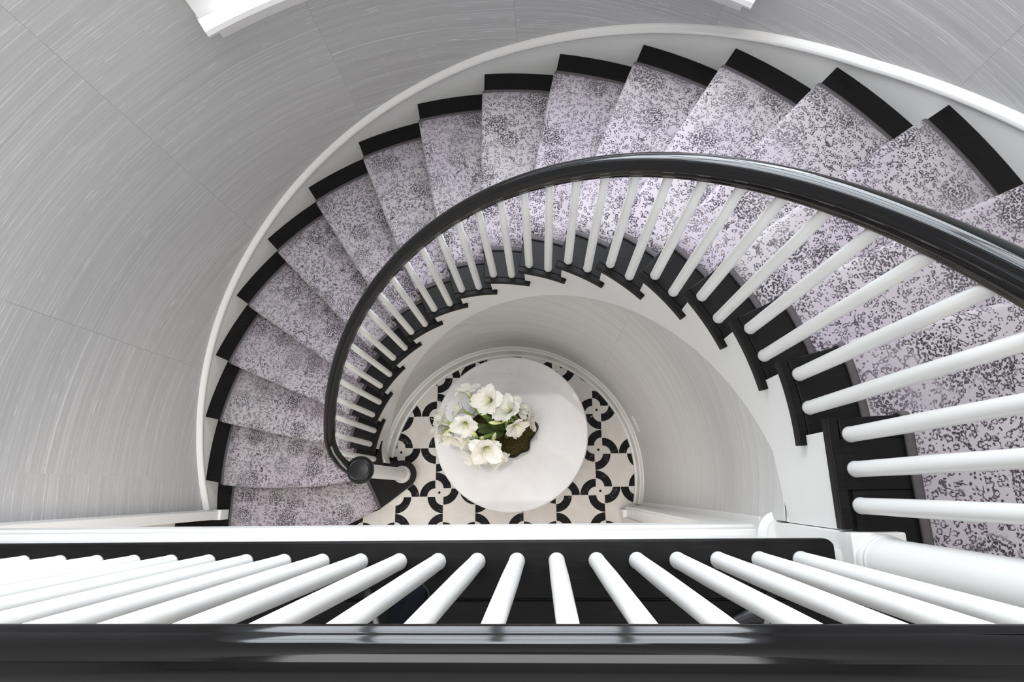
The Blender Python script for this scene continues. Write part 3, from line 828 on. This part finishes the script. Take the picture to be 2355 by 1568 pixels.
# moss: lumpy cushion of little tufts
v, f = [], []; NR, NA = 34, 110
for j in range(NR + 1):
    t = j / NR
    for i in range(NA):
        a = 2 * PI * i / NA; r = 0.183 * t * (1 + (rim(a) - 1) * t)
        z = 0.135 - 0.035 * t ** 3 + 0.012 * math.sin(23 * r * math.cos(a) * 2 + 1) * math.sin(31 * r * math.sin(a)) + random.uniform(-0.004, 0.004)
        v.append((r * math.cos(a) * 1.06 + random.uniform(-.0015, .0015), r * math.sin(a) * 0.94 + random.uniform(-.0015, .0015), z + rimz(a) * t))
for j in range(NR):
    for i in range(NA):
        a, b = j * NA + i, j * NA + (i + 1) % NA; f.append((a, b, b + NA, a + NA))
mo = link('moss', mesh('moss', v, f), 'moss', pl); mo.location = (BX, BY, TZ); mo['kind'] = 'stuff'

# amaryllis: each flower stalk with its blooms
def petal_me(var):
    rnd = random.Random(var); v, uv, f = [], [], []; NU, NV = 12, 6
    flare = 0.075 + rnd.uniform(-.008, .010); ln = 0.092; wd = 0.043 + rnd.uniform(-.003, .005); curl = rnd.uniform(0.0, 0.03)
    for i in range(NU + 1):
        u = i / NU
        r = 0.007 + 0.016 * u + (flare - 0.02) * u ** 2.1
        z = ln * (u - 0.25 * u ** 3) - curl * u ** 6
        w = wd * (0.30 + 0.55 * min(1, u / 0.6)) * (1.0 if u < 0.62 else math.sqrt(max(0.0, 1 - ((u - 0.62) / 0.385) ** 3)))
        w = max(w, 0.003)
        for j in range(NV + 1):
            s = (j / NV - 0.5) * 2
            dphi = min(s * w / max(r, 0.012), 1.0) if s > 0 else max(s * w / max(r, 0.012), -1.0)
            rr = r + 0.006 * s * s * u - 0.003 * (1 - abs(s)) * u
            zz = z + 0.004 * math.sin(7 * u + 5 * s + var) * u + 0.005 * s * s * u
            v.append((rr * math.cos(dphi), rr * math.sin(dphi), zz)); uv.append((u, j / NV))
    for i in range(NU):
        for j in range(NV):
            a = i * (NV + 1) + j; f.append((a, a + 1, a + NV + 2, a + NV + 1))
    me = mesh('petal', v, f, uv); me.materials.append(M['petal'])
    for p in me.polygons: p.use_smooth = True
    return me
PET = [petal_me(i) for i in range(6)]
def stamens_me():
    vs_, fs_ = [], []
    for i in range(6):
        a = i * PI / 3 + 0.2; sp = 0.012 if i else 0.016; ln = 0.085 if i else 0.10
        me = tube_me('s', [(0, 0, 0.01), (0.5 * sp * math.cos(a), 0.5 * sp * math.sin(a), 0.04), (sp * math.cos(a) + 0.008, sp * math.sin(a), ln)], [0.0012, 0.001, 0.0009], 5)
        b = len(vs_); vs_ += [tuple(x.co) for x in me.vertices]; fs_ += [tuple(b + q for q in p.vertices) for p in me.polygons]
        me = lathe_me('a', [(0.0005, -0.004), (0.0018, 0), (0.0005, 0.004)], 6)
        b = len(vs_); vs_ += [(x.co.x + sp * math.cos(a) + 0.008, x.co.y + sp * math.sin(a), x.co.z + ln) for x in me.vertices]; fs_ += [tuple(b + q for q in p.vertices) for p in me.polygons]
    return mesh('stamens', vs_, fs_)
STAM = stamens_me()
THROAT = lathe_me('flower', [(0.0035, -0.055), (0.0045, -0.03), (0.0085, -0.022), (0.0085, -0.010), (0.0065, 0.0), (0.0085, 0.012), (0.004, 0.014)], 12)
BUD = lathe_me('bud', [(0.003, -0.02), (0.006, -0.005), (0.011, 0.015), (0.013, 0.035), (0.010, 0.055), (0.004, 0.068), (0.0005, 0.072)], 12)
def bloom(parent, pos, axis, s=1.0):
    ax = Vector(axis).normalized(); q = ax.to_track_quat('Z', 'Y')
    spin = random.uniform(0, PI)
    Mx = Matrix.Translation(Vector(pos) - ax * 0.060 * s) @ q.to_matrix().to_4x4() @ Matrix.Rotation(spin, 4, 'Z') @ Matrix.Diagonal((s, s, s, 1))
    def put(name, me, m, par, mx):
        o = bpy.data.objects.new(name, me)
        if not me.materials: me.materials.append(M[m])
        for p in me.polygons: p.use_smooth = True
        C.objects.link(o); l, r, sc = mx.decompose(); o.location = l; o.rotation_euler = r.to_euler(); o.scale = sc
        attach(o, par); return o
    fo = put('flower', THROAT, 'stalk', parent, Mx)
    for i in range(6):
        mx = Mx @ Matrix.Rotation(i * PI / 3 + random.uniform(-.06, .06), 4, 'Z') @ Matrix.Rotation(random.uniform(-.10, .10) - (0.10 if i % 2 else 0), 4, 'Y') @ Matrix.Diagonal((1, (1.12 if i % 2 else 0.95), random.uniform(.95, 1.05), 1))
        put('petal', PET[(i + int(spin * 10)) % 6], 'petal', fo, mx)
    put('stamens', STAM, 'stamen', fo, Mx)
    return fo
PLANTS = [
    ('amaryllis stalk whose upright trumpet bloom stands farthest from the landing rail', (-0.165, 0.383, 1.08), (-0.03, 0.31),
     [((-0.215, 0.514, 1.13), (-0.25, 0.95, 0.55), 1.05), ((-0.088, 0.434, 1.17), (-0.45, -0.10, 0.9), 1.2), ((-0.277, 0.390, 1.12), (-0.9, 0.35, 0.45), 0.95)], [(-0.075, 0.405, 1.10, (0.3, 0.2, .5))]),
    ('amaryllis stalk with four white blooms leaning over the mossy side of the bowl', (0.027, 0.307, 1.08), (0.02, 0.29),
     [((0.037, 0.378, 1.17), (-0.45, 0.35, 0.9), 1.2), ((0.115, 0.392, 1.14), (0.75, 0.45, 0.55), 1.0), ((0.190, 0.313, 1.10), (1.0, 0.0, 0.30), 0.95), ((0.100, 0.262, 1.13), (0.45, -0.75, 0.5), 0.95)], [(-0.012, 0.298, 1.12, (-1, 0, .4)), (0.012, 0.305, 1.13, (.2, .3, 1))]),
    ('amaryllis stalk with a cluster of white blooms overhanging the table side nearest the newel', (-0.297, 0.290, 1.08), (-0.05, 0.28),
     [((-0.385, 0.330, 1.14), (-0.9, 0.45, 0.5), 1.15), ((-0.400, 0.262, 1.08), (-1.0, -0.35, 0.25), 1.1), ((-0.330, 0.200, 1.10), (-0.25, -0.95, 0.35), 1.05), ((-0.227, 0.275, 1.17), (-0.05, -0.60, 0.85), 1.0)], [(-0.32, 0.262, 1.12, (-.6, -.6, .5))]),
    ('amaryllis stalk with open white blooms facing up nearest the landing rail', (-0.137, 0.205, 1.08), (-0.03, 0.26),
     [((-0.226, 0.177, 1.08), (-0.7, -0.4, 0.6), 0.9), ((-0.088, 0.124, 1.17), (0.15, -0.55, 0.85), 1.25), ((-0.190, 0.080, 1.08), (-0.6, -0.8, 0.35), 1.1), ((-0.020, 0.075, 1.05), (0.55, -0.85, 0.35), 0.9)], [(-0.125, 0.205, 1.13, (.2, -.1, 1)), (-0.155, 0.215, 1.13, (-.3, .3, 1)), (-0.06, 0.185, 1.10, (.4, .8, .7))]),
]
for lab, top, base, blooms, buds in PLANTS:
    T = Vector(top); B = Vector((base[0], base[1], TZ + 0.12))
    pt = thing('amaryllis', lab, 'flower', tuple(B), 'white amaryllis in the mossy bowl')
    mid = (T + B) / 2 + Vector((0, 0, 0.04))
    pts = [B.lerp(mid, t).lerp(mid.lerp(T, t), t) for t in (0, .2, .4, .6, .8, 1)]
    smooth_shade(link('stalk', tube_me('stalk', pts, [0.014, 0.0135, 0.013, 0.0125, 0.012, 0.011], 12), 'stalk', pt))
    for pos, ax, s in blooms:
        s *= 1.08
        fo = bloom(pt, pos, ax, s)
        e = Vector(pos) - Vector(ax).normalized() * 0.105 * s
        smooth_shade(link('pedicel', tube_me('pedicel', [T, T.lerp(e, .5) + Vector((0, 0, 0.012)), e], [0.006, 0.005, 0.0042], 8), 'stalk', pt))
    for bx, by, bz, ax in buds:
        a = Vector(ax).normalized(); o = link('bud', BUD, 'bud', pt, smooth=True); o.location = Vector((bx, by, bz)); o.rotation_euler = a.to_track_quat('Z', 'Y').to_euler()
        o.matrix_parent_inverse = world_of(pt).inverted()
# strap leaves belong to the second stalk's bulb
def leaf_me(b, tip, h, w, side):
    b = Vector(b); tip = Vector(tip); v, f = [], []; n = 12
    d = (tip - b); d.z = 0; d.normalize(); lat = Vector((-d.y, d.x, 0))
    for i in range(n + 1):
        t = i / n; p = b.lerp(tip, t) + Vector((0, 0, h * 4 * t * (1 - t)))
        ww = w * (0.75 + 0.5 * math.sin(PI * t ** 0.8)) * (1 if t < .8 else max(0.12, 1 - ((t - .8) / .2) ** 2 * 0.9))
        for s, dz in ((-1, 0.004), (0, -0.003), (1, 0.004)): v.append(p + lat * ww * s + Vector((0, 0, dz)))
    for i in range(n):
        for j in range(2): a = i * 3 + j; f.append((a, a + 1, a + 4, a + 3))
    return mesh('leaf', v, f)
lv = thing('leaf_clump', 'clump of dark green strap leaves rising between the amaryllis stalks', 'leaves', (0.0, 0.26, TZ + 0.12))
for tip, h, w in (((-0.150, 0.385, 1.02), .03, .017), ((-0.185, 0.300, 1.00), .03, .018), ((-0.165, 0.255, 1.01), .02, .017), ((-0.115, 0.195, 1.00), .03, .016), ((0.040, 0.215, 0.98), .03, .017), ((-0.06, 0.39, 1.0), .03, .016), ((-0.10, 0.33, 1.03), .02, .016)):
    o = link('leaf', leaf_me((0.0 + random.uniform(-.015, .015), 0.262 + random.uniform(-.015, .015), TZ + 0.12), tip, h, w, 1), 'leaf', lv, smooth=True)
    s = o.modifiers.new('thick', 'SOLIDIFY'); s.thickness = 0.0025

# ================================================================== SMALL THINGS
# outlet on the well wall
a = 20.5; oc = thing('outlet_cover', 'small pale outlet plate on the curved well wall above the baseboard', 'outlet', (1.0 * math.cos(R_(a)), 1.0 * math.sin(R_(a)), 0.37))
v, f = arc_strip([(1.0105, 0.335), (1.0105, 0.405), (1.016, 0.408), (1.016, 0.332)], rng(17.0, 24.0, 1)); link('plate', fix(mesh('plate', v, f)), 'plate', oc)
v, f = arc_strip([(1.0092, 0.352), (1.0092, 0.388), (1.0108, 0.388), (1.0108, 0.352)], rng(18.2, 22.8, 1)); link('socket', fix(mesh('socket', v, f)), 'plate', oc)
for d in (19.2, 21.8):
    v, f = arc_strip([(1.0085, 0.362), (1.0085, 0.378), (1.0095, 0.378), (1.0095, 0.362)], [d - .12, d + .12]); link('slot', fix(mesh('slot', v, f)), 'slot', oc)

# photographer's shoe behind the rail
sh = thing('shoe', 'toe of a dark navy suede shoe on the landing behind the white balusters', 'shoe', (-0.08, -0.46, LAND))
def shoe():
    SEC = [(0.0, .012, .020), (0.012, .030, .036), (0.035, .043, .046), (0.07, .049, .056), (0.11, .047, .070), (0.15, .040, .088), (0.19, .036, .100), (0.23, .036, .104), (0.262, .032, .100), (0.278, .018, .080)]
    v, f = [], []; n = 20
    for s, w, h in SEC:
        for i in range(n):
            a = 2 * PI * i / n; c, sn = math.cos(a), math.sin(a)
            z = 0.012 + (h - 0.012) * max(0, sn) ** 0.8 if sn > 0 else 0.012 * (1 + sn * 0.6)
            v.append((w * math.copysign(abs(c) ** 0.75, c), -s, z))
    for j in range(len(SEC) - 1):
        for i in range(n):
            a, b = j * n + i, j * n + (i + 1) % n; f.append((a, b, b + n, a + n))
    f.append(tuple(range(n))); f.append(tuple((len(SEC) - 1) * n + i for i in range(n - 1, -1, -1)))
    return fix(mesh('upper', v, f))
o = link('upper', shoe(), 'suede', None, smooth=True); o.location = (-0.062, -0.328, LAND + 0.004); o.rotation_euler = (0, 0, R_(-14)); attach(o, sh)
pts = []
for s, w in ((-0.002, .016), (0.01, .034), (0.035, .046), (0.07, .052), (0.11, .050), (0.15, .043), (0.2, .039), (0.25, .037), (0.28, .024)): pts.append((w, -s))
o = link('sole', slab_me('sole', pts + [(-x, y) for x, y in reversed(pts)], 0.0, 0.014), 'rubber', None); o.location = (-0.062, -0.328, LAND); o.rotation_euler = (0, 0, R_(-14)); attach(o, sh)

# tripod standing on the landing
tp = thing('tripod', 'grey steel camera tripod with rubber feet standing behind the landing rail', 'tripod', (0.3, -0.75, LAND))
HUB = Vector((0.30, -0.80, 4.15))
for fx, fy in ((-0.192, -0.345), (0.795, -0.352), (0.30, -1.45)):
    F = Vector((fx, fy, LAND)); d = (HUB - F)
    lg = smooth_shade(link('leg', tube_me('leg', [F + d * 0.04, F + d * 0.42], 0.0095, 14), 'chrome', tp))
    smooth_shade(link('upper_tube', tube_me('upper_tube', [F + d * 0.40, HUB - d * 0.03], 0.014, 14), 'chrome', lg))
    smooth_shade(link('clamp', tube_me('clamp', [F + d * 0.385, F + d * 0.435], 0.019, 14), 'rubber', lg))
    dn = d.normalized()
    smooth_shade(link('rubber_foot', tube_me('rubber_foot', [F + dn * 0.0105, F + dn * 0.016, F + dn * 0.05, F + dn * 0.055], [0.008, 0.0125, 0.0125, 0.0105], 14), 'rubber', lg))
o = link('hub', lathe_me('hub', [(0.02, -0.06), (0.04, -0.05), (0.045, 0.0), (0.04, 0.05), (0.016, 0.06), (0.016, 0.20)], 24), 'rubber', tp); o.location = HUB; smooth_shade(o)
# knobbed clamp lying by the right foot
kb = thing('clamp_knob', 'black clamp with a round grey knob on the landing beside the rail', 'clamp', (0.745, -0.42, LAND))
o = link('body', tube_me('body', [(0.70, -0.415, LAND + .014), (0.73, -0.402, LAND + .02), (0.77, -0.404, LAND + .018), (0.80, -0.425, LAND + .014)], [0.012, 0.016, 0.015, 0.010], 12), 'rubber', kb); smooth_shade(o)
o = link('knob', lathe_me('knob', [(0.019, 0.0), (0.021, 0.004), (0.021, 0.026), (0.017, 0.031), (0.004, 0.032)], 24), 'chrome', kb); o.location = (0.748, -0.437, LAND); smooth_shade(o)
